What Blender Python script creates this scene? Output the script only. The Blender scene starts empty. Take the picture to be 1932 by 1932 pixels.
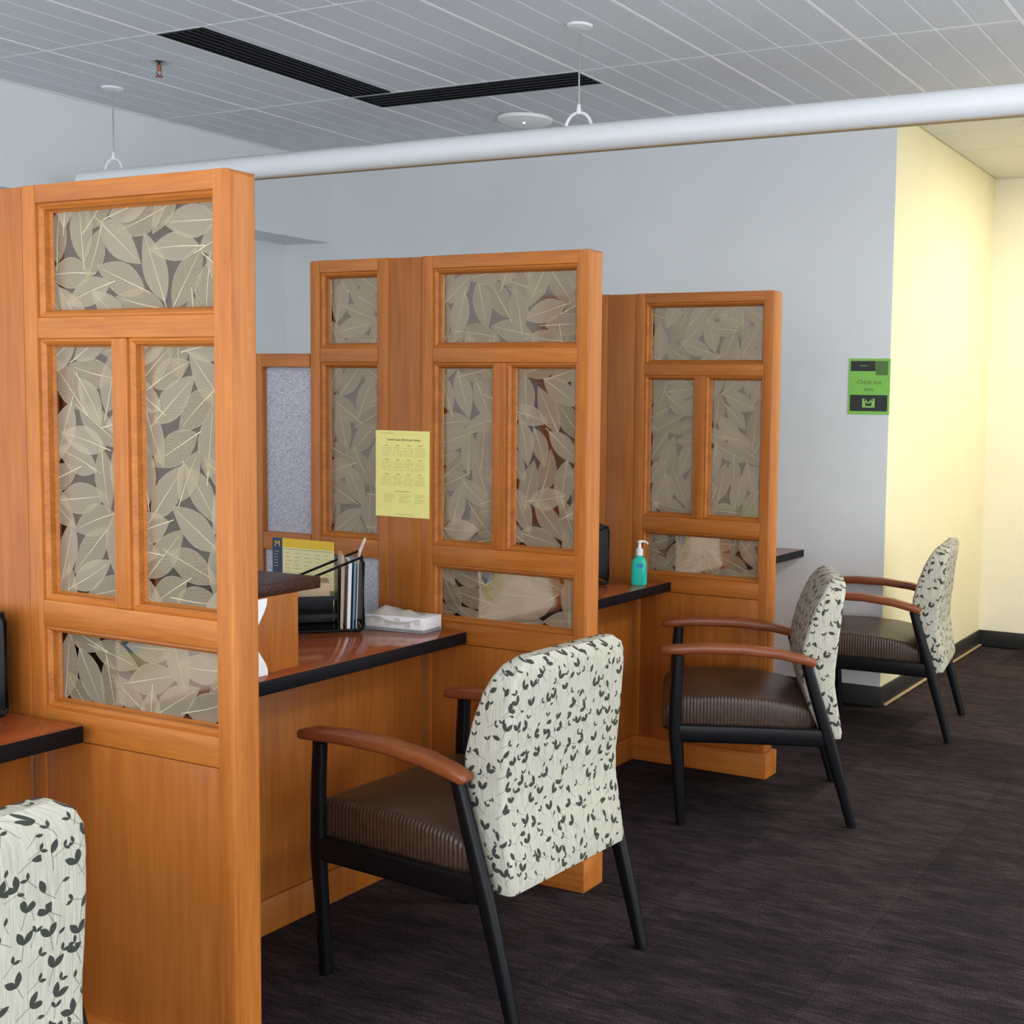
import bpy, bmesh, math, random
import numpy as np
from mathutils import Vector, Matrix
random.seed(7)
S = bpy.context.scene
C = S.collection

# ------------------------------------------------------------------ camera
def axes(yaw, pitch, roll):
    cy, sy, cp, sp = math.cos(yaw), math.sin(yaw), math.cos(pitch), math.sin(pitch)
    fwd = Vector((-sy*cp, cy*cp, -sp)); right = Vector((cy, sy, 0)); up = right.cross(fwd)
    cr, sr = math.cos(roll), math.sin(roll)
    return cr*right + sr*up, -sr*right + cr*up, fwd
cam = bpy.data.cameras.new('camera'); cam_o = bpy.data.objects.new('camera', cam); C.objects.link(cam_o)
r_, u_, f_ = axes(.467343, .0818262, .0183415)
m = Matrix((r_, u_, -f_)).transposed().to_4x4(); m.translation = (0, 0, 1.49)
cam_o.matrix_world = m
cam.sensor_width = 36; cam.lens = 2452.8/1932*36; cam.shift_x = (966-1288)/1932; cam.clip_start = .05
S.camera = cam_o

# ------------------------------------------------------------------ light
W = bpy.data.worlds.new('world'); S.world = W; W.use_nodes = True
W.node_tree.nodes['Background'].inputs[0].default_value = (.86, .93, 1.0, 1)
W.node_tree.nodes['Background'].inputs[1].default_value = 2.6
def area(name, loc, target, size, power, color):
    l = bpy.data.lights.new(name, 'AREA'); l.shape = 'RECTANGLE'; l.size, l.size_y = size; l.energy = power; l.color = color
    o = bpy.data.objects.new(name, l); C.objects.link(o); o.location = loc
    o.rotation_euler = (Vector(target)-Vector(loc)).to_track_quat('-Z', 'Y').to_euler(); return o
area('flash_standin_fill', (1.2, -3.2, 1.5), (-2.4, 3.6, 1.5), (3.6, 2.2), 90, (1, .98, .95))  # added fill behind the camera, standing in for its flash, not a window
area('hall_ceiling_lamp', (-.75, 7.3, 2.88), (-.75, 7.3, 0), (.5, .5), 42, (1, .91, .74))
area('added_ceiling_fill', (.7, 4.4, 2.915), (.7, 4.4, 0), (.6, 1.2), 70, (1, .93, .82))  # added overhead fill to lift the far wall, with no fixture behind it
V = S.view_settings
V.view_transform = 'Standard'; V.look = 'None'; V.exposure = 0.0; V.gamma = 1; V.use_curve_mapping = False
S.cycles.use_denoising = True
S.cycles.max_bounces = 10; S.cycles.transparent_max_bounces = 24

# ------------------------------------------------------------------ materials
class NT:
    def __init__(s, name):
        s.m = bpy.data.materials.new(name); s.m.use_nodes = True; s.t = s.m.node_tree; s.p = s.t.nodes['Principled BSDF']; s.out = s.t.nodes['Material Output']
    def n(s, kind, **kw):
        nd = s.t.nodes.new('ShaderNode'+kind)
        for k, v in kw.items(): setattr(nd, k, v)
        return nd
    def l(s, a, b): s.t.links.new(a, b)
    def math(s, op, a, b=None, clamp=False):
        nd = s.n('Math', operation=op, use_clamp=clamp)
        for i, v in enumerate((a, b)):
            if v is None: continue
            if isinstance(v, (int, float)): nd.inputs[i].default_value = v
            else: s.l(v, nd.inputs[i])
        return nd.outputs[0]
    def set(s, **kw):
        for k, v in kw.items():
            i = s.p.inputs[k.replace('_', ' ')]
            i.default_value = (*v, 1) if isinstance(v, tuple) else v
    def ramp(s, fac, stops):
        r = s.n('ValToRGB'); e = r.color_ramp.elements
        while len(e) < len(stops): e.new(.5)
        for el, (p, c) in zip(e, stops): el.position = p; el.color = (*c, 1)
        s.l(fac, r.inputs[0]); return r.outputs[0]
    def noise(s, scale, detail=3, vec=None, stretch=None, rough=.5):
        t = s.n('TexNoise'); t.inputs['Scale'].default_value = scale; t.inputs['Detail'].default_value = detail; t.inputs['Roughness'].default_value = rough
        if vec is None:
            vec = s.n('NewGeometry').outputs['Position']
        if stretch:
            mp = s.n('Mapping'); mp.inputs['Scale'].default_value = stretch; s.l(vec, mp.inputs[0]); vec = mp.outputs[0]
        s.l(vec, t.inputs['Vector']); return t.outputs['Fac']
    def mix(s, fac, a, b, blend='MIX'):
        x = s.n('Mix', data_type='RGBA', blend_type=blend)
        for i, v in ((0, fac), (6, a), (7, b)):
            if isinstance(v, (int, float)): x.inputs[i].default_value = v
            elif isinstance(v, tuple): x.inputs[i].default_value = (*v, 1)
            else: s.l(v, x.inputs[i])
        return x.outputs[2]
    def bump(s, h, strength=.2, dist=.002):
        b = s.n('Bump'); b.inputs['Strength'].default_value = strength; b.inputs['Distance'].default_value = dist
        s.l(h, b.inputs['Height']); s.l(b.outputs[0], s.p.inputs['Normal'])
M = {}
def plain(name, col, rough=.5, metal=0, spec=.5, var=.06, scale=40):
    t = NT(name); t.set(Roughness=rough, Metallic=metal); t.p.inputs['Specular IOR Level'].default_value = spec
    n = t.noise(scale, 2)
    c = t.ramp(n, [(.3, tuple(v*(1-var) for v in col)), (.7, tuple(min(1, v*(1+var)) for v in col))])
    t.l(c, t.p.inputs['Base Color']); M[name] = t.m; return t
def wood(name, stretch, c0, c1, rough=.42):
    t = NT(name)
    a = t.noise(1, 4, stretch=stretch); b = t.noise(1, 3, stretch=tuple(v*7 for v in stretch))
    f = t.math('ADD', t.math('MULTIPLY', a, .58), t.math('MULTIPLY', b, .42))
    c = t.ramp(f, [(.32, c0), (.5, tuple((x+y)/2 for x, y in zip(c0, c1))), (.68, c1)])
    t.l(c, t.p.inputs['Base Color']); t.set(Roughness=rough); t.p.inputs['Specular IOR Level'].default_value = .35
    t.bump(b, .08, .001); M[name] = t.m
WC0, WC1 = (.32, .090, .012), (.52, .176, .029)
wood('wood_upright', (22, 22, 1.1), WC0, WC1)
wood('wood_level', (1.3, 22, 24), WC0, WC1)
wood('wood_panel', (9, 9, .7), (.28, .078, .011), (.46, .152, .025))
wood('wood_worktop', (14, 1.2, 14), (.24, .050, .016), (.37, .090, .028), .14)
wood('wood_arm', (2.5, 26, 26), (.165, .044, .015), (.26, .076, .026), .28)
plain('black_edge', (.005, .005, .007), .5, spec=.15)
plain('black_metal', (.004, .004, .005), .33, spec=.2)
plain('black_plastic', (.015, .015, .017), .45)
plain('black_rubber', (.018, .018, .02), .5)
plain('wall_paint', (.73, .755, .76), .85, var=.015, scale=3)
plain('hall_paint', (.81, .755, .53), .8, var=.015, scale=3)
plain('hall_end_paint', (.84, .80, .64), .8, var=.015, scale=3)
plain('white_metal', (.80, .82, .84), .32, var=.01)
plain('white_plastic', (.82, .82, .80), .4, var=.01)
plain('steel', (.55, .55, .52), .3, metal=1)
plain('brass_red', (.30, .10, .07), .4, metal=.6)
plain('paper_white', (.86, .87, .88), .7, var=.02)
plain('paper_yellow', (.86, .80, .27), .75, var=.02)
plain('paper_cream', (.80, .73, .38), .75, var=.02)
plain('paper_gold', (.80, .52, .03), .7, var=.02)
plain('paper_green', (.24, .58, .10), .6, var=.03)
plain('paper_tan', (.52, .38, .24), .7)
plain('navy', (.02, .035, .09), .6)
plain('print_dark', (.03, .035, .035), .6)
plain('print_grey', (.42, .40, .16), .7)
plain('print_olive', (.10, .19, .05), .6)
plain('print_green_light', (.34, .62, .16), .6)
plain('folder_blue', (.10, .26, .42), .35)
plain('mark_blue', (.05, .22, .55), .6)
plain('mark_lime', (.62, .68, .38), .6)
plain('tissue', (.90, .84, .76), .85, var=.03)
plain('granite_dark', (.045, .017, .012), .35, var=.8, scale=160, spec=.25)
plain('tan_trim', (.42, .30, .17), .6)
plain('leaf_green', (.30, .58, .06), .5, var=.3)
plain('soil_pot', (.30, .17, .10), .6)
plain('pale_bundle', (.84, .86, .90), .8)
plain('metal_grey', (.30, .33, .33), .4)
plain('track_white', (.78, .80, .83), .5, var=.01)
t = plain('ceiling_base', (.95, .95, .96), .8, var=.01)
t = NT('ceiling_plank'); n = t.noise(420, 2); t.l(t.ramp(n, [(.35, (.60, .62, .66)), (.65, (.78, .80, .845))]), t.p.inputs['Base Color']); t.set(Roughness=.9); t.bump(n, .3, .001); M['ceiling_plank'] = t.m
t = NT('hall_tile'); n = t.noise(300, 2); t.l(t.ramp(n, [(.35, (.60, .60, .55)), (.65, (.74, .74, .68))]), t.p.inputs['Base Color']); t.set(Roughness=.9); M['hall_tile'] = t.m
# grey speckled screen fabric
t = NT('screen_fabric'); n = t.noise(260, 2); t.l(t.ramp(n, [(.38, (.30, .30, .34)), (.62, (.55, .55, .61))]), t.p.inputs['Base Color']); t.set(Roughness=.95); M['screen_fabric'] = t.m
# carpet: streaks running across, one tone for each tile
t = NT('carpet')
a = t.noise(1, 3, stretch=(13, 75, 1)); b = t.noise(170, 3); d = t.noise(1, 2, stretch=(4, 16, 1)); e = t.noise(3, 2)
oi = t.n('ObjectInfo').outputs['Random']
f = t.math('ADD', t.math('MULTIPLY', a, .34), t.math('MULTIPLY', b, .46))
f = t.math('ADD', f, t.math('MULTIPLY', d, .28)); f = t.math('ADD', f, t.math('MULTIPLY', t.math('SUBTRACT', oi, .5), .075)); f = t.math('ADD', f, t.math('MULTIPLY', e, .08))
t.l(t.ramp(f, [(.42, (.006, .0045, .0058)), (.57, (.021, .015, .017)), (.76, (.062, .045, .047))]), t.p.inputs['Base Color'])
t.set(Roughness=.95); t.p.inputs['Specular IOR Level'].default_value = .1; t.bump(b, .5, .004); M['carpet'] = t.m
# frosted resin pane
t = NT('frosted_resin'); t.set(Base_Color=(.43, .335, .27), Roughness=.16, IOR=1.2); t.p.inputs['Transmission Weight'].default_value = 1.0
t.p.inputs['Specular IOR Level'].default_value = .3; n = t.noise(90, 2); t.bump(n, .04, .001); M['frosted_resin'] = t.m
# pressed leaf: translucent blade with side veins (uv: u along the leaf, v across)
t = NT('leaf_blade')
uv = t.n('UVMap').outputs[0]; sx = t.n('SeparateXYZ'); t.l(uv, sx.inputs[0]); U, Vv = sx.outputs[0], sx.outputs[1]
ph = t.math('FRACT', t.math('MULTIPLY', t.math('SUBTRACT', U, t.math('MULTIPLY', t.math('ABSOLUTE', Vv), .30)), 13))
vein = t.math('LESS_THAN', ph, .16)
rnd = t.n('ObjectInfo').outputs['Random']
base = t.mix(rnd, (.49, .41, .27), (.67, .58, .42))
edge = t.math('GREATER_THAN', t.math('ABSOLUTE', Vv), .95)
col = t.mix(t.math('MAXIMUM', t.math('MULTIPLY', vein, .55), t.math('MULTIPLY', edge, .6)), base, (.76, .72, .56))
t.l(col, t.p.inputs['Base Color']); t.set(Roughness=.6)
tr = t.n('BsdfTranslucent'); t.l(col, tr.inputs[0])
mx = t.n('MixShader'); mx.inputs[0].default_value = .30; t.l(t.p.outputs[0], mx.inputs[1]); t.l(tr.outputs[0], mx.inputs[2])
tp = t.n('BsdfTransparent'); tp.inputs[0].default_value = (1, .98, .93, 1)
m2 = t.n('MixShader'); m2.inputs[0].default_value = .42; t.l(tp.outputs[0], m2.inputs[1]); t.l(mx.outputs[0], m2.inputs[2]); t.l(m2.outputs[0], t.out.inputs[0]); M['leaf_blade'] = t.m
plain('leaf_rib', (.55, .49, .32), .6, var=.05)
# leaf-sprig upholstery (uv in metres)
t = NT('sprig_fabric')
uv = t.n('UVMap').outputs[0]
def sprig(scale, seed, size, spread, thr):
    mp = t.n('Mapping'); mp.inputs['Location'].default_value = (seed*.37, seed*.71, 0); t.l(uv, mp.inputs[0])
    vo = t.n('TexVoronoi', voronoi_dimensions='2D'); vo.inputs['Scale'].default_value = scale; vo.inputs['Randomness'].default_value = .75
    t.l(mp.outputs[0], vo.inputs['Vector'])
    sb = t.n('VectorMath', operation='SUBTRACT'); sc = t.n('VectorMath', operation='SCALE'); sc.inputs['Scale'].default_value = scale
    t.l(mp.outputs[0], sb.inputs[0]); t.l(vo.outputs['Position'], sb.inputs[1]); t.l(sb.outputs[0], sc.inputs[0])
    cs = t.n('SeparateColor'); t.l(vo.outputs['Color'], cs.inputs[0])
    res = None
    for k, off in enumerate((spread, -spread)):
        ang = t.math('ADD', t.math('MULTIPLY', t.math('SUBTRACT', cs.outputs[0], .5), 2.6), off)
        ro = t.n('VectorRotate', rotation_type='Z_AXIS'); t.l(sc.outputs[0], ro.inputs['Vector']); t.l(ang, ro.inputs['Angle'])
        s3 = t.n('SeparateXYZ'); t.l(ro.outputs[0], s3.inputs[0])
        yy = t.math('SUBTRACT', s3.outputs[1], size*1.05)
        # pointed leaf: |x| < w * (1 - (y/size)^2)
        q = t.math('DIVIDE', yy, size); w = t.math('MULTIPLY', t.math('SUBTRACT', 1, t.math('MULTIPLY', q, q)), size*.46)
        leaf = t.math('LESS_THAN', t.math('ABSOLUTE', s3.outputs[0]), w)
        leaf = t.math('MULTIPLY', leaf, t.math('LESS_THAN', t.math('ABSOLUTE', q), 1))
        if k == 1: leaf = t.math('MULTIPLY', leaf, t.math('GREATER_THAN', cs.outputs[1], thr))
        res = leaf if res is None else t.math('MAXIMUM', res, leaf)
    ro = t.n('VectorRotate', rotation_type='Z_AXIS'); t.l(sc.outputs[0], ro.inputs['Vector']); t.l(t.math('MULTIPLY', t.math('SUBTRACT', cs.outputs[0], .5), 2.6), ro.inputs['Angle'])
    s3 = t.n('SeparateXYZ'); t.l(ro.outputs[0], s3.inputs[0])
    st = t.math('MULTIPLY', t.math('LESS_THAN', t.math('ABSOLUTE', s3.outputs[0]), .018), t.math('LESS_THAN', t.math('ABSOLUTE', t.math('ADD', s3.outputs[1], .2)), .33))
    st = t.math('MULTIPLY', st, .55)
    return t.math('MAXIMUM', res, st)
msk = t.math('MAXIMUM', sprig(20, 1, .25, .55, .35), sprig(24, 5, .16, .7, .45))
mp = t.n('Mapping'); mp.inputs['Scale'].default_value = (420, 14, 1); t.l(uv, mp.inputs[0])
nz = t.n('TexNoise'); nz.inputs['Scale'].default_value = 1; t.l(mp.outputs[0], nz.inputs['Vector'])
bg = t.ramp(nz.outputs['Fac'], [(.35, (.38, .365, .295)), (.65, (.52, .505, .42))])
t.l(t.mix(msk, bg, (.045, .048, .040)), t.p.inputs['Base Color']); t.set(Roughness=.9); t.p.inputs['Specular IOR Level'].default_value = .2; M['sprig_fabric'] = t.m
# brown vinyl seat with a ribbed side
t = NT('brown_vinyl')
tc = t.n('TexCoord').outputs['Object']; so = t.n('SeparateXYZ'); t.l(tc, so.inputs[0])
nn = t.n('NewGeometry'); sn = t.n('SeparateXYZ'); t.l(t.n('TexCoord').outputs['Normal'], sn.inputs[0])
side = t.math('GREATER_THAN', t.math('ABSOLUTE', sn.outputs[1]), .55)
rib = t.math('MULTIPLY', t.math('SINE', t.math('MULTIPLY', so.outputs[0], 520)), side)
n = t.noise(60, 3); t.l(t.ramp(n, [(.3, (.036, .019, .011)), (.7, (.062, .034, .020))]), t.p.inputs['Base Color'])
t.set(Roughness=.36); t.bump(t.math('ADD', rib, t.math('MULTIPLY', n, .3)), .35, .003); M['brown_vinyl'] = t.m
# black wire mesh: fine holes
t = NT('black_mesh'); t.set(Base_Color=(.008, .008, .01), Roughness=.3, Metallic=.4)
tp = t.n('BsdfTransparent'); mx = t.n('MixShader'); g = t.n('TexCoord').outputs['Object']
sp = t.n('SeparateXYZ'); t.l(g, sp.inputs[0]); acc = None
for i in range(3):
    fr = t.math('FRACT', t.math('MULTIPLY', sp.outputs[i], 240)); w = t.math('GREATER_THAN', fr, .42)
    acc = w if acc is None else t.math('MULTIPLY', acc, w)
t.l(t.math('SUBTRACT', 1, acc), mx.inputs[0]); t.l(tp.outputs[0], mx.inputs[1]); t.l(t.p.outputs[0], mx.inputs[2]); t.l(mx.outputs[0], t.out.inputs[0]); M['black_mesh'] = t.m
t = NT('sanitizer_gel'); t.set(Base_Color=(.05, .80, .66), Roughness=.08, IOR=1.35); t.p.inputs['Transmission Weight'].default_value = .4; M['sanitizer_gel'] = t.m
t = NT('led'); t.set(Base_Color=(.3, .3, 1), Emission_Color=(.35, .35, 1), Emission_Strength=4.0); M['led'] = t.m

# ------------------------------------------------------------------ helpers
def add_box(bm, x0, x1, y0, y1, z0, z1):
    vs = [bm.verts.new((x, y, z)) for z in (z0, z1) for y in (y0, y1) for x in (x0, x1)]
    for q in ((0, 2, 3, 1), (4, 5, 7, 6), (0, 1, 5, 4), (2, 6, 7, 3), (0, 4, 6, 2), (1, 3, 7, 5)):
        bm.faces.new([vs[i] for i in q])
def mesh(name, bm, mats, smooth=False):
    bmesh.ops.recalc_face_normals(bm, faces=bm.faces)
    me = bpy.data.meshes.new(name); bm.to_mesh(me); bm.free()
    for k in (mats if isinstance(mats, (list, tuple)) else [mats]): me.materials.append(M[k])
    if smooth:
        for p in me.polygons: p.use_smooth = True
        if smooth != 'all': me.set_sharp_from_angle(angle=math.radians(40))
    return me
def link(name, me, parent=None, loc=(0, 0, 0), rot=(0, 0, 0)):
    o = bpy.data.objects.new(name, me); C.objects.link(o); o.location = loc; o.rotation_euler = rot
    if parent: o.parent = parent
    return o
def obj(name, bm, mats, parent=None, loc=(0, 0, 0), rot=(0, 0, 0), smooth=False):
    return link(name, mesh(name, bm, mats, smooth), parent, loc, rot)
_cache = {}
def box_mesh(name, dims, mat, bevel=0, seg=2):
    key = (name, tuple(round(d, 5) for d in dims), mat, bevel)
    if key not in _cache:
        bm = bmesh.new(); add_box(bm, *dims)
        if bevel: bmesh.ops.bevel(bm, geom=bm.edges[:], offset=bevel, segments=seg, profile=.5, affect='EDGES', clamp_overlap=True)
        _cache[key] = mesh(name, bm, mat, bool(bevel))
    return _cache[key]
def box(name, dims, mat, parent=None, bevel=0, seg=2, loc=(0, 0, 0), rot=(0, 0, 0)):
    return link(name, box_mesh(name, dims, mat, bevel, seg), parent, loc, rot)
def thing(name, label, cat, loc=(0, 0, 0), rz=0, group=None):
    o = bpy.data.objects.new(name, None); C.objects.link(o); o.location = loc; o.rotation_euler = (0, 0, rz)
    o.empty_display_size = .1
    return tag(o, label, cat, group)
def tag(o, label, cat, group=None):
    o['label'] = label; o['category'] = cat
    if group: o['group'] = group
    return o
def struct(o, label=None):
    o['kind'] = 'structure'
    if label: o['label'] = label
    return o
def loft(bm, rings, cap=True, close=False):
    vr = [[bm.verts.new(p) for p in r] for r in rings]; n = len(rings[0])
    pairs = list(zip(vr, vr[1:])) + ([(vr[-1], vr[0])] if close else [])
    for a, b in pairs:
        for i in range(n): bm.faces.new((a[i], a[(i+1) % n], b[(i+1) % n], b[i]))
    if cap and not close: bm.faces.new(vr[0]); bm.faces.new(vr[-1])
    return vr
def rrect(hw, hh, r, k=3):
    r = min(r, hw*.98, hh*.98); out = []
    for cx, cy, a0 in ((hw-r, hh-r, 0), (-hw+r, hh-r, 90), (-hw+r, -hh+r, 180), (hw-r, -hh+r, 270)):
        for i in range(k+1):
            a = math.radians(a0+90*i/k); out.append((cx+r*math.cos(a), cy+r*math.sin(a)))
    return out
def tube(bm, pts, rad, n=10, cap=True):
    pts = [Vector(p) for p in pts]; rings = []
    rr = rad if isinstance(rad, (list, tuple)) else [rad]*len(pts)
    up = Vector((0, 0, 1)); d0 = (pts[1]-pts[0]).normalized()
    if abs(d0.dot(up)) > .95: up = Vector((0, 1, 0))
    for i, p in enumerate(pts):
        d = (pts[min(i+1, len(pts)-1)]-pts[max(i-1, 0)]).normalized(); a = d.cross(up).normalized(); b = a.cross(d).normalized()
        rings.append([p + rr[i]*(math.cos(2*math.pi*k/n)*a + math.sin(2*math.pi*k/n)*b) for k in range(n)])
    loft(bm, rings, cap)
def lathe(bm, prof, n=24, cx=0, cy=0):
    loft(bm, [[(cx+r*math.cos(2*math.pi*k/n), cy+r*math.sin(2*math.pi*k/n), z) for k in range(n)] for r, z in prof])
def text_part(name, body, size, mat, parent, loc, rot, align='CENTER', extrude=.0002, sx=1):
    cu = bpy.data.curves.new(name, 'FONT'); cu.body = body; cu.size = size; cu.align_x = align; cu.extrude = extrude
    tmp = bpy.data.objects.new('tmp', cu); C.objects.link(tmp); dg = bpy.context.evaluated_depsgraph_get()
    me = bpy.data.meshes.new_from_object(tmp.evaluated_get(dg)); bpy.data.objects.remove(tmp)
    me.materials.clear(); me.materials.append(M[mat]); me.name = name
    o = link(name, me, parent, loc, rot); o.scale = (sx, 1, 1); return o

# ------------------------------------------------------------------ room shell
ZC, YW, XL, XH, YH = 2.92, 6.20, -5.58, -2.0, 8.19
floor = struct(box('floor', (-6.4, 1.7, .1, 8.4, -.12, -.006), 'carpet'), 'dark brown streaked carpet floor')
TS = .61; ax, ay = on0 = (-1.13, 2.74)
for i in range(-6, 5):
    for j in range(-4, 9):
        x0, y0 = ax+i*TS, ay+j*TS
        if x0 < -5.2 or y0+TS < .2 or y0+TS > 8.35 or x0 < -3.9 and y0 < 5: continue
        if x0 < XH-.05 and y0+TS > YW: 
            if y0 > YW-.1: continue
            link('carpet_tile', box_mesh('carpet_tile_cut', (.0008, TS-.0008, .0008, YW-y0, -.005, 0), 'carpet'), floor, (x0, y0, 0)); continue
        link('carpet_tile', box_mesh('carpet_tile', (.0008, TS-.0008, .0008, TS-.0008, -.005, 0), 'carpet'), floor, (x0, y0, 0))
ceil = struct(box('ceiling', (-6.4, 3.2, -3.4, 8.4, ZC+.012, ZC+.14), 'ceiling_base'), 'white ceiling with planked acoustic tiles')
PX, X0, PY, Y0 = .632, -4.29, 1.15, 3.765
def plank_tile(x0, x1, y0, y1, grooves):
    key = ('tile', round(x1-x0, 3), round(y1-y0, 3), tuple(round(g-x0, 3) for g in grooves))
    if key not in _cache:
        bm = bmesh.new(); w, d = x1-x0, y1-y0
        add_box(bm, .002, w-.002, .002, d-.002, .006, .012)
        for f in bm.faces: f.material_index = 1
        cuts = [0]+[g-x0 for g in grooves]+[w]
        nf = len(bm.faces)
        for k, (a, b) in enumerate(zip(cuts, cuts[1:])):
            add_box(bm, a+(.008 if k == 0 else .0065), b-(.008 if k == len(cuts)-2 else .0065), .009, d-.009, 0, .0065)
        bm.faces.ensure_lookup_table()
        for f in bm.faces[nf:]: f.material_index = 0
        _cache[key] = mesh('ceiling_tile', bm, ['ceiling_plank', 'ceiling_base'])
    link('ceiling_tile', _cache[key], ceil, (x0, y0, ZC))
for i in range(-2, 7):
    for j in range(-2, 3):
        x0, x1, y0, y1 = X0+i*PX, X0+(i+1)*PX, Y0+j*PY, Y0+(j+1)*PY
        if y0 > YW: continue
        if i == 6 and j < 0: pass
        y1 = min(y1, YW); xx, yy = x0, y0
        if i == -2: pass
        if i == 0 and j == 0: xx = X0+.25
        if i in (0, 1) and j == 1: yy = y0+.225
        gr = [x0+PX*k/4 for k in (1, 2, 3) if x0+PX*k/4 > xx+.03]
        plank_tile(xx, x1, yy, y1, gr)
for i in range(-2, 8):
    for ya, yb in (((Y0-2*PY, Y0+PY-.006), (Y0+PY+.228, YW)) if i == 1 else ((Y0-2*PY, YW),)):
        box('grid_runner', (-.007, .007, ya, yb, -.0015, .012), 'ceiling_base', ceil, loc=(X0+i*PX, 0, ZC))
for j in range(-2, 3): box('grid_runner', (XL, X0+7*PX, -.006, .006, -.001, .012), 'track_white', ceil, loc=(0, Y0+j*PY, ZC))
# hall ceiling tiles (plain squares)
for i in range(0, 4):
    for j in range(0, 4):
        x0, y0 = XH+.01+i*.61, YW+.02+j*.5
        box('hall_ceiling_tile', (.004, .606, .004, min(.496, YH-y0-.002), 0, .012), 'hall_tile', ceil, bevel=.002, seg=1, loc=(x0, y0, ZC))
bm = bmesh.new(); add_box(bm, -6.4, XH-.12, YW, YW+.12, 0, ZC+.012); add_box(bm, XH-.12, XH, YW, YW+.0015, 0, ZC+.012)
struct(obj('wall_far', bm, 'wall_paint'), 'pale grey far wall of the waiting area')
bm = bmesh.new(); add_box(bm, XL-.5, XL, -1, YW, 2.44, ZC+.012); add_box(bm, -6.1, -5.93, -1, YW, 0, 2.44)
struct(obj('wall_left', bm, 'wall_paint'), 'pale grey left wall under a deep bulkhead')
struct(box('wall_hall', (XH-.1195, XH, YW+.0015, YH, 0, ZC+.012), 'hall_paint'), 'warm yellow side wall of the hallway')
struct(box('wall_hall_end', (XH-.1, 1.5, YH, YH+.12, 0, ZC+.012), 'hall_end_paint'), 'cream end wall of the hallway')
struct(box('wall_hall_right', (.2, .32, YW, YH, 0, ZC+.012), 'hall_end_paint'), 'cream side wall of the hallway')
struct(box('baseboard_far', (-2.62, XH+.012, YW-.012, YW, 0, .1), 'black_rubber', bevel=.003), 'black rubber baseboard along the grey wall')
struct(box('baseboard_hall', (XH, XH+.012, YW, YH-.012, 0, .1), 'black_rubber', bevel=.003), 'black rubber baseboard along the yellow wall')
struct(box('baseboard_hall_end', (XH, 1.5, YH-.012, YH, 0, .1), 'black_rubber', bevel=.003), 'black rubber baseboard along the cream wall')
struct(box('trim_1', (XH+.0125, XH+.026, YW+.02, YH-.02, 0, .011), 'tan_trim', bevel=.002), 'thin tan floor strip along the hallway baseboard')

# ------------------------------------------------------------------ leaf panels
def leaf_shape(L, Wd, sk):
    """outline of half-widths along the leaf; returns rows (u, w, bend)"""
    rows = []
    for k in range(9):
        u = k/8; w = Wd*math.sin(math.pi*u**.9)**.95*(1-.08*u) if 0 < k < 8 else 0
        rows.append((u, w, sk*math.sin(math.pi*u)))
    return rows
def leaf_mesh(L, Wd, sk, xf=None):
    bm = bmesh.new(); uvl = bm.loops.layers.uv.new('uv')
    rows = leaf_shape(L, Wd, sk); P = []
    for u, w, b in rows:
        P.append([((u-.5)*L, b+s*w, u, s) for s in (-1, 0, 1)])
    fix = xf or (lambda x, y: (x, y))
    def vert(x, y, z):
        a, b = fix(x, y); return bm.verts.new((a, z, b))
    grid = [[vert(x, y, 0) for x, y, u, s in r] for r in P]
    for k in range(8):
        for s in (0, 1):
            q = [(k, s), (k+1, s), (k+1, s+1), (k, s+1)]
            f = bm.faces.new([grid[a][b] for a, b in q])
            for lp, (a, b) in zip(f.loops, q): lp[uvl].uv = (P[a][b][2], P[a][b][3])
    rb = []
    for k in range(8):   # midrib, proud of the blade and running on as a short stalk
        u, w, b = rows[k]; x = (u-.5)*L - (.014 if k == 0 else 0); h = .0010*(1-.75*u)
        rb.append([vert(x, b-h, -.0004), vert(x, b+h, -.0004)])
    for a, b in zip(rb, rb[1:]):
        f = bm.faces.new((a[0], b[0], b[1], a[1])); f.material_index = 1
    me = bpy.data.meshes.new('leaf'); bm.to_mesh(me); bm.free()
    me.materials.append(M['leaf_blade']); me.materials.append(M['leaf_rib']); return me
leaf_kinds = [(L, w, s) for L, w, s in ((.152, .034, .003), (.142, .036, -.004), (.162, .037, .0), (.128, .031, .004), (.150, .032, -.003))]
leaf_shared = [leaf_mesh(*k) for k in leaf_kinds]
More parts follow.
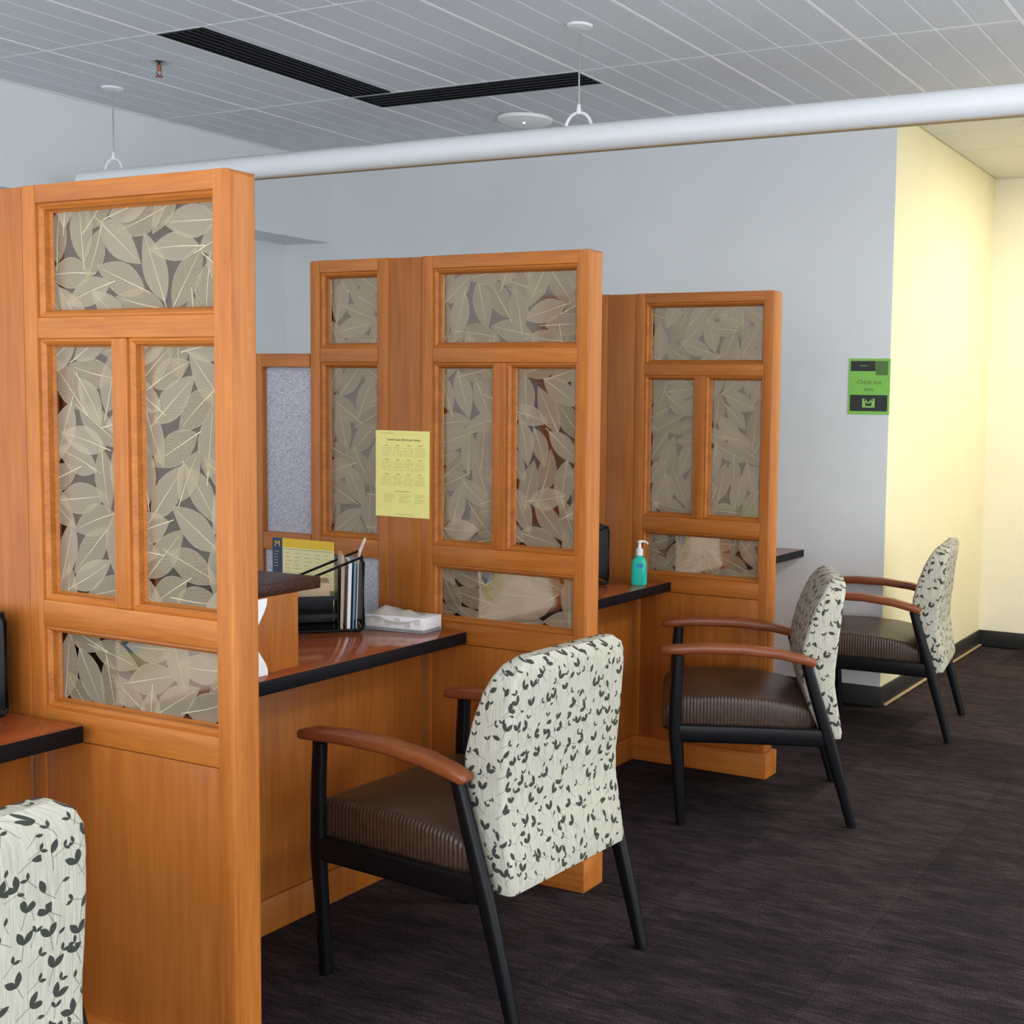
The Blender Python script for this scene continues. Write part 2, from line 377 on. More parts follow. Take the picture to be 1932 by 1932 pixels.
def fill_leaves(pane, w, h, rng, cover=.90):
    """lay leaves over a pane of w x h (pane-local, centred) until it is nearly covered"""
    st = .006; nx, nz = int(w/st)+1, int(h/st)+1
    gx, gz = np.meshgrid(-w/2+(np.arange(nx)+.5)*w/nx, -h/2+(np.arange(nz)+.5)*h/nz); gx = gx.ravel(); gz = gz.ravel()
    cov = np.zeros(gx.size); n = 0
    def inside(cx, cz, ang, kind):
        L, Wd, sk = kind; ca, sa = math.cos(ang), math.sin(ang); dx, dz = gx-cx, gz-cz
        u = np.clip((ca*dx+sa*dz)/L+.5, 0, 1); b = -sa*dx+ca*dz; sn = np.sin(math.pi*u)
        return np.abs(b-sk*sn) < Wd*np.sin(math.pi*u**.9)**.95*(1-.08*u)-1e-5
    while True:
        free = np.nonzero(cov == 0)[0]
        if free.size < (1-cover)*gx.size or n > 70: break
        best = None
        for _ in range(60):
            p = int(free[rng.randrange(free.size)]); ki = rng.randrange(5); ang = rng.uniform(0, 2*math.pi)
            d = rng.uniform(-.04, .04); cx, cz = gx[p]+d*math.cos(ang), gz[p]+d*math.sin(ang)
            ins = inside(cx, cz, ang, leaf_kinds[ki]); new = (cov[ins] == 0).sum(); old = cov[ins].sum()
            sc = new-.95*old
            if best is None or sc > best[0]: best = (sc, float(cx), float(cz), ang, ki, ins)
        _, cx, cz, ang, ki, ins = best
        cov[ins] += 1
        n += 1; y = -.0038-.00012*n
        ca, sa = math.cos(ang), math.sin(ang); e = .010
        ext = .098
        if abs(cx)+ext*abs(ca)+.03*abs(sa) < w/2+e and abs(cz)+ext*abs(sa)+.03*abs(ca) < h/2+e:
            link('leaf', leaf_shared[ki], pane, (cx, y, cz), (0, -ang, 0))
        else:
            def fix(a, b):
                x, z = cx+ca*a-sa*b, cz+sa*a+ca*b
                return max(-w/2-e, min(w/2+e, x))-cx, max(-h/2-e, min(h/2+e, z))-cz
            link('leaf', leaf_mesh(*leaf_kinds[ki], fix), pane, (cx, y, cz))

# ------------------------------------------------------------------ partitions
T = .075
def moulding(x0, x1, z0, z1, parent):
    """mitred bead that steps in from the frame face to the pane"""
    key = ('bead', round(x1-x0, 4), round(z1-z0, 4))
    if key not in _cache:
        bm = bmesh.new(); w, h = (x1-x0)/2, (z1-z0)/2
        prof = [(0, .007), (.006, .005), (.013, .013), (.014, .026), (.018, .033), (0, .033)]   # inset, depth
        rings = [[(sx*(w-i), d, sz*(h-i)) for i, d in prof] for sx, sz in ((-1, -1), (1, -1), (1, 1), (-1, 1))]
        loft(bm, rings, close=True); _cache[key] = mesh('moulding', bm, 'wood_level')
    link('moulding', _cache[key], parent, ((x0+x1)/2, 0, (z0+z1)/2))
def make_partition(y, label, seed, left_leaves):
    P = thing('desk_partition', label, 'partition', (-2.0, y, 0), 0, 'leaf-pane partitions between the desks')
    rng = random.Random(seed)
    b = lambda n, x0, x1, z0, z1, mat, bev=.004, dy=0: box(n, (x0, x1, dy, T-dy, z0, z1), mat, P, bev)
    # frame on the public side
    bm = bmesh.new(); add_box(bm, -.045, 0, 0, T, .1, 1.945)
    bmesh.ops.bevel(bm, geom=[e for e in bm.edges if all(v.co.x > -.01 for v in e.verts) and (abs(e.verts[0].co.x-e.verts[1].co.x) < 1e-6)], offset=.012, segments=4, profile=.5, affect='EDGES')
    obj('stile', bm, 'wood_upright', P, smooth=True)
    b('stile', -.625, -.58, .1, 1.945, 'wood_upright'); b('mullion', -.345, -.30, 1.03, 1.611, 'wood_upright')
    for z0, z1 in ((1.905, 1.945), (1.611, 1.657), (.97, 1.03), (.72, .785)): b('rail', -.58, -.045, z0, z1, 'wood_level', .003)
    b('base_panel', -.58, -.045, .1, .7185, 'wood_panel', .002, .002)
    b('board', -.7545, -.6255, .1, 1.943, 'wood_panel', .002, .001)
    # narrow frame on the staff side
    b('stile', -.80, -.755, .1, 1.945, 'wood_upright'); b('stile', -1.09, -1.045, .1, 1.945, 'wood_upright', .008)
    for z0, z1 in ((1.905, 1.945), (1.611, 1.657), (.97, 1.03)): b('rail', -1.045, -.80, z0, z1, 'wood_level', .003)
    b('fabric_panel', -1.045, -.80, .1, .97, 'screen_fabric', .002, .012)
    # low fabric wing
    b('rail', -1.305, -1.09, 1.595, 1.64, 'wood_level', .003); b('rail', -1.305, -1.09, .97, 1.03, 'wood_level', .003); b('stile', -1.35, -1.305, .1, 1.64, 'wood_upright')
    b('fabric_panel', -1.305, -1.09, 1.03, 1.595, 'screen_fabric', .002, .020); b('fabric_panel', -1.305, -1.09, .1, .97, 'screen_fabric', .002, .012)
    box('plinth', (-1.35, .012, -.02, T+.02, 0, .1), 'wood_level', P, .003)
    panes = [(-.58, -.045, 1.657, 1.905, 1), (-.58, -.345, 1.03, 1.611, 1), (-.30, -.045, 1.03, 1.611, 1), (-.58, -.045, .785, .97, 1), (-1.045, -.80, 1.657, 1.905, 2), (-1.045, -.80, 1.03, 1.611, 2)]
    for x0, x1, z0, z1, fl in panes:
        moulding(x0, x1, z0, z1, P)
        w, h = x1-x0-.03, z1-z0-.03
        pane = box('leaf_pane', (-w/2, w/2, -.003, .003, -h/2, h/2), 'frosted_resin', P, loc=((x0+x1)/2, .039, (z0+z1)/2))
        pane['label'] = 'frosted pane with pressed skeleton leaves'
        if fl == 1 or left_leaves: fill_leaves(pane, w, h, rng)
        # thin bead at the back
        k = box_mesh('back_bead', (-w/2-.015, w/2+.015, 0, .012, -.006, .006), 'wood_level', .002, 1)
        for s in (-1, 1): link('back_bead', k, P, ((x0+x1)/2, .055, (z0+z1)/2+s*(h/2+.009)))
        k = box_mesh('back_bead_upright', (-.006, .006, 0, .012, -h/2-.003, h/2+.003), 'wood_upright', .002, 1)
        for s in (-1, 1): link('back_bead', k, P, ((x0+x1)/2+s*(w/2+.009), .055, (z0+z1)/2))
    return P
YP = [1.935, 3.335, 4.737]
make_partition(YP[0], 'nearest tall cherry-wood partition with pressed-leaf panes, largest in view', 11, False)
make_partition(YP[1], 'middle cherry-wood partition with pressed-leaf panes and a yellow sheet posted on it', 23, True)
make_partition(YP[2], 'farthest cherry-wood leaf-pane partition, behind the green soap-pump bottle', 37, False)

# ------------------------------------------------------------------ desks
def make_desk(y0, y1, label):
    D = thing('desk', label, 'desk', (-2.43, (y0+y1)/2, 0), 0, 'reception desks between the partitions')
    h = (y1-y0)/2-.001
    box('worktop', (-.72, 0-.004, -h, h, .73, .765), 'wood_worktop', D, .002)
    box('edge_band', (-.0035, .004, -h, h, .7285, .7655), 'black_edge', D, .003, 3)
    box('front_panel', (-.20, -.175, -h, h, .1, .7295), 'wood_panel', D, .001)
    box('base_board', (-.20, -.165, -h, h, 0, .0995), 'wood_panel', D, .002)
    return D
make_desk(.65, YP[0]-.021, 'cherry desk with black edge at the left, in front of the nearest partition')
make_desk(YP[0]+T+.021, YP[1]-.021, 'cherry desk with black edge holding the tissue box and paper sorter')
make_desk(YP[1]+T+.021, YP[2]-.021, 'cherry desk with black edge holding the green soap-pump bottle')
make_desk(YP[2]+T+.021, YW-.002, 'farthest desk, its end showing against the grey wall')

# raised ledges on the desks
ZD = .765
def make_ledge(y, label, ln=.60, mark=True, plabel=''):
    L = thing('raised_ledge', label, 'shelf', (-2.49, y, ZD), 0, 'raised ledges on the desks')
    box('support_panel', (-.022, 0, 0, ln, .0002, .205), 'wood_panel', L, .002)
    box('support_panel', (-.42, -.398, 0, ln, .0002, .205), 'wood_panel', L, .002)
    box('ledge_top', (-.46, .003, 0, ln+.085, .2052, .238), 'granite_dark', L, .004)
    # bowed white sheet with curving outline leaning on the panel
    bm = bmesh.new(); n = 13; rings = []
    for k in range(n):
        z = .203*k/(n-1); s = k/(n-1)
        edge = .055*math.cos(s*2*math.pi*.98)*.5 + .0; lf = -.02*s
        y0, y1 = -.262+lf*.1, .205+edge-.02
        xo = .006+.010*math.sin(math.pi*s)
        rings.append([(xo, y0, z), (xo, y1, z), (xo-.0012, y1, z), (xo-.0012, y0, z)])
    loft(bm, rings)
    pw = tag(obj('paper_notice', bm, 'paper_white', None, (-2.484, y+.262, ZD+.0006), smooth=True), plabel, 'notice', 'white notices leaning on the raised ledges')
    if mark:
        bm = bmesh.new(); lathe(bm, [(.030, 0), (.030, .0012)], 20); obj('blue_mark', bm, 'mark_blue', pw, (.0172, -.215, .160), (0, math.pi/2, 0))
        bm = bmesh.new(); lathe(bm, [(.062, 0), (.062, .0006)], 24); obj('lime_mark', bm, 'mark_lime', pw, (.0166, -.19, .135), (0, math.pi/2, 0))
    return L
make_ledge(YP[0]+T+.03, 'dark-topped raised wooden ledge beside the nearest partition', plabel='white sheet with wavy edge leaning on the ledge behind the nearest partition')
make_ledge(YP[1]+T+.03, 'dark-topped raised ledge blurred behind the middle partition panes', plabel='white sheet blurred behind the bottom pane of the middle partition')
make_ledge(YP[2]+T+.03, 'dark-topped raised ledge blurred behind the farthest partition panes', plabel='white sheet blurred behind the bottom pane of the farthest partition')

# ------------------------------------------------------------------ chairs
def uv_box(bm, fn):
    l = bm.loops.layers.uv.new('uv')
    for f in bm.faces:
        n = f.normal
        for lp in f.loops: lp[l].uv = fn(lp.vert.co, n)
def chair_meshes():
    R = {}
    # back cushion
    rows = [(.310, .216, .278, .250), (.330, .200, .280, .254), (.42, .160, .264, .255), (.50, .136, .250, .256), (.56, .128, .250, .256), (.64, .132, .258, .256), (.72, .152, .266, .254),
            (.79, .178, .274, .249), (.832, .200, .281, .240), (.860, .219, .283, .222), (.876, .240, .278, .190)]
    bm = bmesh.new(); rings = []
    for z, xf, xr, w in rows:
        q = rrect((xr-xf)/2, w, .014, 3)
        rings.append([((xf+xr)/2+a, b, z+.012*(1-(b/.256)**2)*max(0, (z-.7)/.18)) for a, b in q])
    vr = loft(bm, rings); ul = bm.loops.layers.uv.new('uv'); co = {}
    for r in vr:
        nr = len(r); k0 = nr//2; acc = 0    # start at a front corner, run round the back, seam on the front face
        for q in range(nr):
            i = (k0+q) % nr
            if q: acc += (r[i].co-r[(i-1) % nr].co).length
            co[r[i]] = [acc, r[i].co.z, q]
        per = acc+(r[k0].co-r[(k0-1) % nr].co).length
        for v in r: co[v] = (co[v][0]-per*.5, co[v][1], co[v][2], per)
    for f in bm.faces:
        qs = [co[v][2] for v in f.verts]; wrap = max(qs)-min(qs) > 5
        for lp in f.loops:
            u, v, q, per = co[lp.vert]
            if len(f.verts) > 4: u, v = lp.vert.co.y, lp.vert.co.z-lp.vert.co.x+.28
            elif wrap and q == 0: u = u+per
            lp[ul].uv = (u, v)
    R['backrest'] = mesh('backrest', bm, 'sprig_fabric', True)
    # seat cushion
    bm = bmesh.new(); rings = []
    for x, zb, zt, w in ((-.368, .352, .400, .235), (-.362, .338, .425, .255), (-.34, .332, .448, .264), (-.30, .330, .461, .268), (-.15, .330, .464, .270), (0, .328, .456, .270), (.10, .328, .440, .266), (.16, .330, .415, .25), (.185, .335, .39, .23)):
        rings.append([(x, a, (zb+zt)/2+b) for a, b in rrect(w, (zt-zb)/2, .022, 4)])
    loft(bm, rings); R['seat'] = mesh('seat', bm, 'brown_vinyl', True)
    def path(name, pts, wy, wx, mat, r):
        bm = bmesh.new(); rings = []
        for i, (x, z) in enumerate(pts):
            a = pts[max(0, i-1)]; c = pts[min(len(pts)-1, i+1)]; d = Vector((c[0]-a[0], c[1]-a[1])).normalized(); nrm = Vector((d.y, -d.x))
            k = wx[i] if isinstance(wx, list) else wx; y_ = wy[i] if isinstance(wy, list) else wy
            rings.append([(x+nrm.x*p, q, z+nrm.y*p) for p, q in rrect(k/2, y_/2, r, 3)])
        loft(bm, rings); return mesh(name, bm, mat, True)
    R['front_leg'] = path('leg', [(-.292, 0), (-.302, .14), (-.318, .33), (-.316, .50), (-.310, .612)], .030, [.034, .038, .046, .042, .040], 'black_metal', .013)
    R['rear_leg'] = path('leg', [(.318, 0), (.282, .13), (.232, .30), (.175, .48), (.142, .588)], .030, [.034, .040, .046, .042, .038], 'black_metal', .013)
    R['arm'] = path('armrest', [(-.372, .618), (-.366, .626), (-.33, .632), (-.22, .638), (-.08, .636), (.05, .622), (.13, .603), (.168, .591), (.174, .586)], [.036, .05, .056, .058, .058, .056, .052, .048, .036], [.014, .026, .032, .034, .034, .034, .032, .030, .018], 'wood_arm', .011)
    R['rail'] = path('side_rail', [(-.315, .333), (-.10, .330), (.225, .322)], .026, .064, 'black_metal', .008)
    bm = bmesh.new(); add_box(bm, -.325, -.300, -.28, .28, .31, .338); R['front_bar'] = mesh('cross_bar', bm, 'black_metal')
    bm = bmesh.new(); add_box(bm, .185, .212, -.28, .28, .305, .345); R['rear_bar'] = mesh('cross_bar', bm, 'black_metal')
    bm = bmesh.new(); lathe(bm, [(.013, 0), (.014, .006)], 12); R['glide'] = mesh('glide', bm, 'black_plastic')
    return R
CH = chair_meshes()
def make_chair(x, y, rz, label):
    c = thing('guest_chair', label, 'chair', (x, y, 0), rz, 'leaf-print guest chairs')
    link('backrest', CH['backrest'], c); link('seat', CH['seat'], c)
    for s in (-1, 1):
        link('leg', CH['front_leg'], c, (0, s*.288, 0)); link('leg', CH['rear_leg'], c, (0, s*.288, 0))
        link('armrest', CH['arm'], c, (0, s*.288, 0)); link('side_rail', CH['rail'], c, (0, s*.287, 0))
    link('cross_bar', CH['front_bar'], c); link('cross_bar', CH['rear_bar'], c)
    return c
make_chair(-1.97, 1.095, math.radians(0), 'leaf-print chair cut off at the lower left edge of the picture')
make_chair(-1.975, 2.785, math.radians(-3), 'large leaf-print chair with brown seat facing the desk with the tissue box')
make_chair(-1.90, 4.44, math.radians(27), 'leaf-print chair turned aside in front of the farthest partition')
make_chair(-1.86, 5.90, math.radians(9), 'farthest leaf-print chair, against the yellow wall')

# ------------------------------------------------------------------ pendant tube
pl = thing('pendant_light', 'long white tubular pendant hung below the ceiling on thin rods', 'light', (-2.66, 4.33, 2.497))
bm = bmesh.new(); tube(bm, [(-2.76, 0, 0), (-2.748, 0, 0), (2.8, 0, 0)], [.046, .051, .051], 40); obj('tube', bm, 'white_metal', pl, smooth=True)
bm = bmesh.new(); add_box(bm, -2.70, 2.78, -.017, .017, -.0525, -.0495); obj('bottom_strip', bm, 'tan_trim', pl)  # thin tan strip along the underside of the tube
for xr in (-2.55, 0, 2.5):
    bm = bmesh.new(); tube(bm, [(xr, 0, .115), (xr, 0, ZC-2.497-.012)], .0035, 8); obj('rod', bm, 'steel', pl, smooth=True)
    bm = bmesh.new(); lathe(bm, [(.008, -.012), (.045, -.008), (.05, -.001), (.05, 0)], 24, xr, 0); obj('canopy', bm, 'white_metal', pl, (0, 0, ZC-2.497), smooth=True)
    bm = bmesh.new(); pts = [(xr+.058*math.cos(a), 0, .036+.062*math.sin(a)) for a in [math.pi*k/16 for k in range(17)]]
    tube(bm, pts, .006, 8); yk = obj('yoke', bm, 'white_metal', pl, smooth=True)
    bm = bmesh.new(); tube(bm, [(xr, 0, .092), (xr, 0, .10), (xr, 0, .128)], [.009, .010, .006], 10); obj('collar', bm, 'white_metal', yk, smooth=True)

# ------------------------------------------------------------------ ceiling fittings
def diffuser(name, label, x0, x1, y0, y1, along, n):
    d = thing(name, label, 'vent', ((x0+x1)/2, (y0+y1)/2, ZC+.010), 0, 'black slot diffusers in the ceiling')
    w, h = (x1-x0)/2, (y1-y0)/2
    box('backing', (-w, w, -h, h, -.004, 0), 'black_plastic', d)
    for s in (-1, 1):
        box('border', (-w, w, -.006, .006, -.012, -.004), 'black_edge', d, loc=(0, s*(h-.006), 0)); box('border', (-.006, .006, -h+.012, h-.012, -.012, -.004), 'black_edge', d, loc=(s*(w-.006), 0, 0))
    for k in range(1, n):
        if along == 'y': box('slat', (-.006, .006, -h+.012, h-.012, -.010, -.004), 'black_edge', d, loc=(-w+2*w*k/n, 0, 0))
        else: box('slat', (-w+.012, w-.012, -.006, .006, -.010, -.004), 'black_edge', d, loc=(0, -h+2*h*k/n, 0))
diffuser('slot_diffuser', 'long black slot diffuser running away along the ceiling', X0+.008, X0+.245, Y0+.008, Y0+PY-.008, 'y', 6)
diffuser('slot_diffuser', 'black slot diffuser running across the ceiling behind the pendant rod', X0+.008, X0+2*PX-.008, Y0+PY+.008, Y0+PY+.22, 'x', 5)
diffuser('slot_diffuser', 'small dark slot diffuser in the hallway ceiling at the right edge', -1.48, -.9, 6.58, 6.66, 'x', 3)
sp = thing('sprinkler_head', 'small reddish ceiling sprinkler head left of the long black diffuser', 'sprinkler', (-4.63, 4.09, ZC))
bm = bmesh.new(); lathe(bm, [(.012, -.012), (.038, -.004), (.042, 0)], 20); obj('escutcheon', bm, 'steel', sp, smooth=True)
bm = bmesh.new(); lathe(bm, [(.008, -.034), (.010, -.02), (.010, -.011)], 12); obj('body', bm, 'brass_red', sp, smooth=True)
for s in (-1, 1):
    bm = bmesh.new(); tube(bm, [(s*.007, 0, -.028), (s*.016, 0, -.040), (s*.004, 0, -.056)], .003, 6); obj('frame_arm', bm, 'brass_red', sp, smooth=True)
bm = bmesh.new(); lathe(bm, [(.016, -.060), (.016, -.057)], 14); obj('deflector', bm, 'brass_red', sp)
wp = thing('wireless_access_point', 'round white ceiling wireless unit with a tiny blue light', 'access point', (-3.755, 5.60, ZC))
bm = bmesh.new(); lathe(bm, [(.03, -.040), (.10, -.034), (.135, -.018), (.14, -.004), (.135, -.0005)], 36); obj('housing', bm, 'white_plastic', wp, smooth=True)
bm = bmesh.new(); lathe(bm, [(.004, -.0425), (.007, -.039), (.007, -.036)], 10, .03, -.055); obj('status_light', bm, 'led', wp)

# ------------------------------------------------------------------ paper sorters
def make_sorter(x, y, rz, label):
    s = thing('file_sorter', label, 'file sorter', (x, y, ZD+.001), rz, 'black mesh file sorters on the desks')
    L, Dp, H = .34, .16, .235     # origin at the front right corner, length runs to -x
    bm = bmesh.new(); tube(bm, [(-L, 0, .005), (-.014, 0, .005), (-.004, 0, .008), (0, 0, .018), (0, 0, H-.02), (-.008, 0, H)], .0045, 8); tube(bm, [(-L, Dp, .005), (-.014, Dp, .005), (-.004, Dp, .008), (0, Dp, .018), (0, Dp, H+.01)], .0045, 8)
    obj('wire_frame', bm, 'black_metal', s, smooth=True)
    box('end_panel', (-.003, 0, 0, Dp, .012, H), 'black_mesh', s)
    box('divider', (-.078, -.076, .004, Dp-.004, .006, H*.86), 'black_mesh', s)
    box('bottom_tray', (-L, -.004, 0, Dp, .0005, .0035), 'black_metal', s)
    for z in (.052, .108):
        t_ = box('tray', (-L, -.08, .002, Dp-.002, z-.0015, z), 'black_mesh', s); box('lip', (-L, -.08, 0, .004, z-.006, z+.006), 'black_metal', t_)
    for yy in (0, Dp):
        bm = bmesh.new(); tube(bm, [(-.002, yy, H), (-L*.45, yy, H*.74), (-L, yy, H*.42)], .004, 8); obj('side_rail', bm, 'black_metal', s, smooth=True)
    box('back_panel', (-L, -.08, Dp-.002, Dp, .004, .10), 'black_mesh', s)
    return s
RS = math.radians(46)
sorters = [(-2.643, 1.885, 'black mesh sorter cut off at the left edge, on the near desk'), (-2.702, 3.150, 'black mesh sorter full of papers beside the tissue box'), (-2.60, 4.50, 'black mesh sorter half hidden left of the green soap-pump bottle')]
for x, y, lb in sorters: make_sorter(x, y, RS if y > 2 else math.radians(78), lb)
def sheet(name, label, cat, mat, lx, h, lean=0, th=.003, d=.135, curl=0, group=None, dy=.012):
    """upright sheet in the middle sorter, lx along its length from the right end"""
    bm = bmesh.new(); rings = []
    for k in range(8):
        z = h*k/7; x = lean*z+curl*max(0, (z-.20))**2*30
        rings.append([(x, 0, z), (x+th, 0, z), (x+th, d, z), (x, d, z)])
    loft(bm, rings); c, s_ = math.cos(RS), math.sin(RS); px, py = -2.702-c*lx-s_*dy, 3.150-s_*lx+c*dy
    tag(obj(name, bm, mat, None, (px, py, ZD+.0055), (0, 0, RS)), label, cat, group)
sheet('folder', 'blue folder standing upright in the black paper sorter', 'folder', 'folder_blue', .033, .205, .03, .004)
sheet('paper_stack', 'stack of white papers upright in the sorter beside the blue folder', 'papers', 'paper_white', .050, .214, .03, .010)
sheet('paper_stack', 'tan paper stack leaning upright at the left in the sorter', 'papers', 'paper_tan', .070, .235, .02, .008)
sheet('paper_slip', 'tall curled cream slip sticking up out of the sorter', 'paper', 'tissue', .022, .285, .03, .002, .05, curl=.10)
c_, s_ = math.cos(RS), math.sin(RS)
box_px = lambda lx, d: (-2.702-c_*lx-s_*d, 3.150-s_*lx+c_*d)
px, py = box_px(.21, .08)
tag(box('envelope_stack', (-.11, .11, -.065, .065, 0, .045), 'paper_tan', None, .003, loc=(px, py, ZD+.1095), rot=(0, 0, RS)), 'tan envelope stack lying in the top tray of the sorter', 'envelopes')

# ------------------------------------------------------------------ tissue box
tb = thing('tissue_box', 'flat white tissue box with a tissue pulled out, on the desk', 'tissue box', (-2.632, 3.252, ZD+.0005), math.radians(5))
box('carton', (-.112, .112, -.052, .052, 0, .048), 'paper_white', tb, .002)
bm = bmesh.new()
for k in range(6):
    add_box(bm, -.105+k*.037, -.085+k*.037, -.0526, -.0519, .014+.012*(k % 2), .034+.010*(k % 2))
obj('printed_squares', bm, 'hall_tile', tb); box('printed_band', (-.1122, .1122, -.0524, .0524, 0, .011), 'metal_grey', tb, 0)
bm = bmesh.new(); N = 12; g = []
for i in range(N+1):
    row = []
    for j in range(5):
        u, v = i/N, j/4
        z = .049+.030*math.exp(-((u-.28)/.16)**2)*(1-abs(v-.5)*1.3)+.016*math.exp(-((u-.75)/.2)**2)*(1-abs(v-.4)*1.4)+.004*math.sin(9*u+4*v)
        row.append(bm.verts.new((-.108+.185*u+.008*math.sin(5*v), -.0568 if j == 0 else -.0568+.098*v, (.032+.008*math.sin(7*u)) if j == 0 else max(.0497, z))))
    g.append(row)
for i in range(N):
    for j in range(4): bm.faces.new((g[i][j], g[i+1][j], g[i+1][j+1], g[i][j+1]))
bmesh.ops.solidify(bm, geom=bm.faces[:], thickness=-.0012)
obj('tissue_sheet', bm, 'tissue', tb, smooth='all')

# ------------------------------------------------------------------ pump bottle
pb = thing('pump_bottle', 'green gel hand sanitizer bottle with white pump on the desk', 'bottle', (-2.495, 4.565, ZD+.0005), math.radians(20))
bm = bmesh.new(); rings = [[(a, b, z) for a, b in rrect(w, d, .016, 4)] for z, w, d in ((0, .029, .019), (.004, .032, .021), (.06, .031, .021), (.095, .030, .020), (.110, .022, .017), (.117, .013, .013), (.122, .012, .012))]
loft(bm, rings); bd = obj('body', bm, 'sanitizer_gel', pb, smooth=True)
box('label', (-.006, .020, -.0222, -.0214, .075, .088), 'mark_blue', bd)
bm = bmesh.new(); lathe(bm, [(.015, .120), (.015, .146), (.008, .149), (.006, .170), (.010, .172), (.010, .178)], 16); pu = obj('pump', bm, 'white_plastic', pb, smooth=True)
bm = bmesh.new(); tube(bm, [(0, 0, .176), (.016, 0, .177), (.030, 0, .173), (.034, 0, .166)], [.006, .005, .004, .003], 8); obj('nozzle', bm, 'white_plastic', pu, smooth=True)

# ------------------------------------------------------------------ posted sheets
ys = thing('calendar_sheet', 'pale yellow printed calendar sheet posted on the middle partition', 'paper', (-2.698, YP[1]-.0005, 1.2525))
box('sheet', (-.109, .109, -.0012, -.0002, -.1395, .1395), 'paper_yellow', ys)
RX = (math.pi/2, 0, 0)
text_part('title', 'Calendar for June 2010 October Holidays', .0098, 'print_dark', ys, (.004, -.0014, .107), RX, sx=.82)
bm = bmesh.new(); rg = random.Random(3)
for r in range(3):
    for c in range(4):
        bx, bz = -.083+c*.045, .093-r*.0465
        add_box(bm, bx+.012, bx+.012+rg.uniform(.010, .018), -.0015, -.0012, bz-.003, bz)
        for k in range(6):
            for q in range(7):
                if rg.random() < .85: add_box(bm, bx+q*.0056, bx+q*.0056+.0034, -.0015, -.0012, bz-.010-k*.0052, bz-.0085-k*.0052)
for c in range(3):
    for k in range(6): add_box(bm, -.075+c*.062, -.075+c*.062+rg.uniform(.02, .045), -.0015, -.0012, -.067-k*.0052, -.0658-k*.0052)
add_box(bm, -.03, .03, -.0015, -.0012, -.058, -.0555); add_box(bm, -.09, -.035, -.0015, -.0012, .130, .1315); add_box(bm, -.03, .045, -.0015, -.0012, -.132, -.1308)
o = obj('small_print', bm, 'print_grey', ys); o['kind'] = 'stuff'

cn = thing('wall_calendar', 'cream notice with navy band and gold header pinned on the low grey screen', 'notice', (-3.122, YP[1]-.0005, .905))
box('sheet', (-.137, .137, -.0014, -.0004, -.108, .108), 'paper_cream', cn); box('navy_band', (-.137, -.092, -.0018, -.0013, -.108, .108), 'navy', cn)
box('gold_header', (-.092, .137, -.0018, -.0013, .078, .108), 'paper_gold', cn)
text_part('emblem', 'M', .030, 'paper_gold', cn, (-.1145, -.0020, .078), RX, sx=1.1)
bm = bmesh.new()
add_box(bm, -.088, .132, -.0018, -.0013, .071, .0735)
for k in range(7):
    for q in range(5): add_box(bm, -.082+q*.044, -.082+q*.044+rg.uniform(.015, .036), -.0018, -.0013, .058-k*.013, .0595-k*.013)
for k in range(6): add_box(bm, -.130, -.130+rg.uniform(.016, .030), -.0021, -.0017, .060-k*.010, .062-k*.010)
o = obj('small_print', bm, 'print_grey', cn); o['kind'] = 'stuff'

sg = thing('wall_sign', 'green paper sign with dark bands on the grey wall near the corner', 'sign', (-2.105, YW-.0005, 1.60))
box('sheet', (-.108, .108, -.003, -.0004, -.138, .138), 'paper_green', sg, .0006, 1)
box('top_band', (-.097, .032, -.0036, -.0029, .076, .126), 'print_dark', sg); box('corner_patch', (.034, .096, -.0036, -.0029, .056, .126), 'print_olive', sg)
box('bottom_band', (-.097, .097, -.0036, -.0029, -.122, -.042), 'print_dark', sg)
text_part('heading', 'Check out', .030, 'print_olive', sg, (.0, -.0034, .012), RX); text_part('heading', 'here', .026, 'print_olive', sg, (.0, -.0034, -.022), RX)
bm = bmesh.new()
for s in (-1, 1): add_box(bm, s*.024-.008, s*.024+.008, -.0042, -.0034, -.098, -.060)
add_box(bm, -.033, .033, -.0042, -.0034, -.104, -.096)
bm2 = None
for s in (-1, 1):
    v = [bm.verts.new((s*x, y, z)) for y in (-.0042, -.0034) for x, z in ((.018, -.060), (.024, -.068), (.004, -.086), (0, -.080))]
    for q in ((0, 1, 2, 3), (4, 5, 6, 7), (0, 1, 5, 4), (1, 2, 6, 5), (2, 3, 7, 6), (3, 0, 4, 7)): bm.faces.new([v[i] for i in q])
obj('emblem', bm, 'print_green_light', sg)
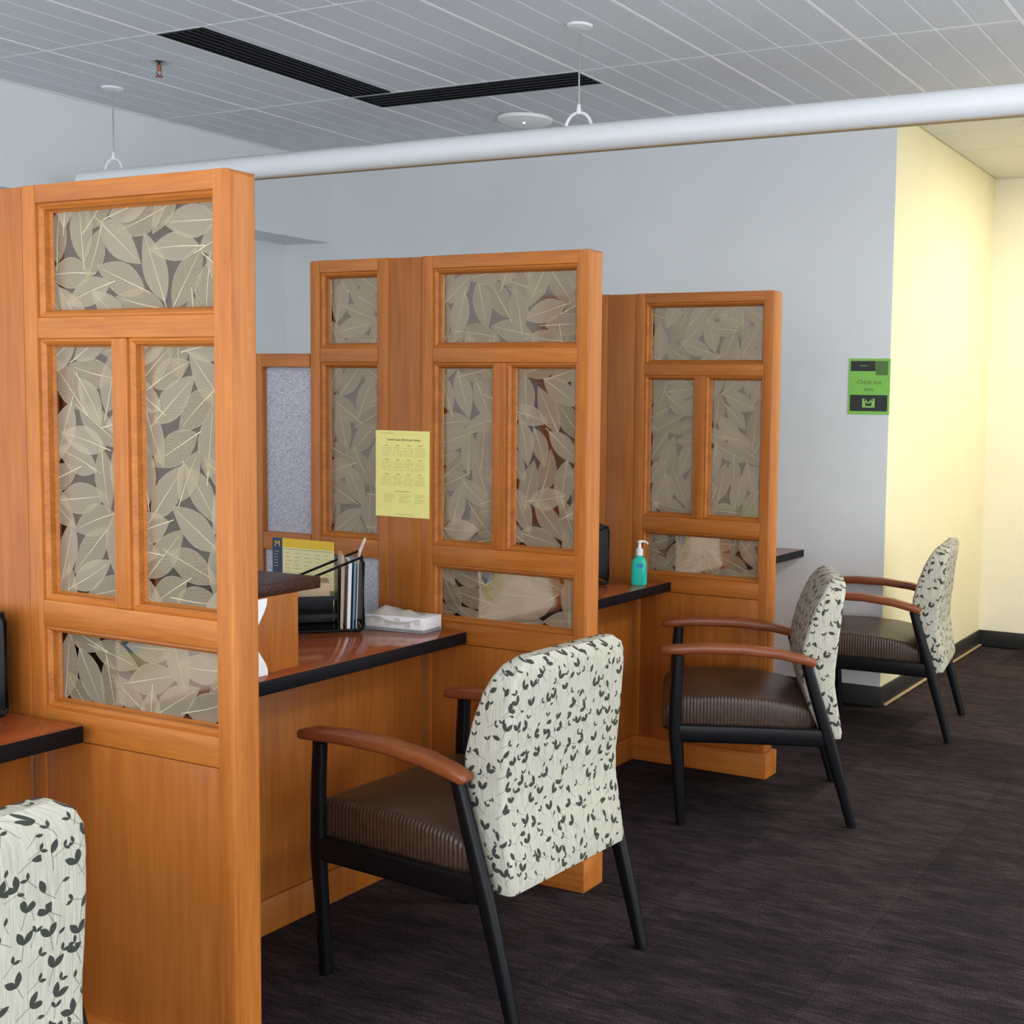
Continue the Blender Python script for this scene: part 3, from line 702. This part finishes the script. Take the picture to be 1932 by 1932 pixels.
box('strap_line', (-.05, -.01, -.0042, -.0034, .098, .106), 'print_olive', sg)

# ------------------------------------------------------------------ things blurred behind the panes
def bundle(loc, r, label, mat, cat='bundle'):
    bm = bmesh.new(); bmesh.ops.create_icosphere(bm, subdivisions=3, radius=1)
    rg2 = random.Random(5)
    for v in bm.verts:
        k = 1+.10*math.sin(7*v.co.x+3*v.co.z)+.08*math.sin(9*v.co.y); v.co = Vector((v.co.x*r[0]*k, v.co.y*r[1]*k, max(-.95, v.co.z*k)*r[2]))
    zmin = min(v.co.z for v in bm.verts)
    for v in bm.verts: v.co.z -= zmin
    return tag(obj('crumpled_bundle', bm, mat, None, loc, smooth='all'), label, cat, 'pale bundles blurred behind panes')
ZL = ZD+.2385
bundle((-2.66, 3.56, ZL), (.07, .06, .05), 'pale crumpled bundle blurred behind the middle partition', 'pale_bundle')
bundle((-2.72, 4.97, ZL), (.08, .06, .05), 'pale crumpled bundle blurred behind the farthest partition', 'pale_bundle')
pt = thing('potted_plant', 'green leafy plant blurred behind the farthest partition panes', 'plant', (-2.57, 5.75, ZD+.0005))
bm = bmesh.new(); lathe(bm, [(.045, 0), (.062, .09), (.066, .10), (.058, .10), (.055, .085)], 20); obj('pot', bm, 'soil_pot', pt, smooth=True)
rg3 = random.Random(9)
for k in range(40):
    bm = bmesh.new(); a = rg3.uniform(0, 6.28); ln = rg3.uniform(.12, .20); tilt = rg3.uniform(.15, 1.0); pr = []
    for q in range(6):
        u = q/5; rr = ln*u*math.sin(tilt)*(.6+.4*u); z = .085+ln*u*math.cos(tilt*(.7+.5*u)); w = .034*math.sin(math.pi*min(.97, u*.9+.06))
        ca, sa = math.cos(a), math.sin(a); pr.append([bm.verts.new((rr*ca-s*w*sa, rr*sa+s*w*ca, z+(.006 if s == 0 else 0))) for s in (-1, 0, 1)])
    for r0, r1 in zip(pr, pr[1:]):
        for s in (0, 1): bm.faces.new((r0[s], r0[s+1], r1[s+1], r1[s]))
    obj('leaf', bm, 'leaf_green', pt, smooth='all')
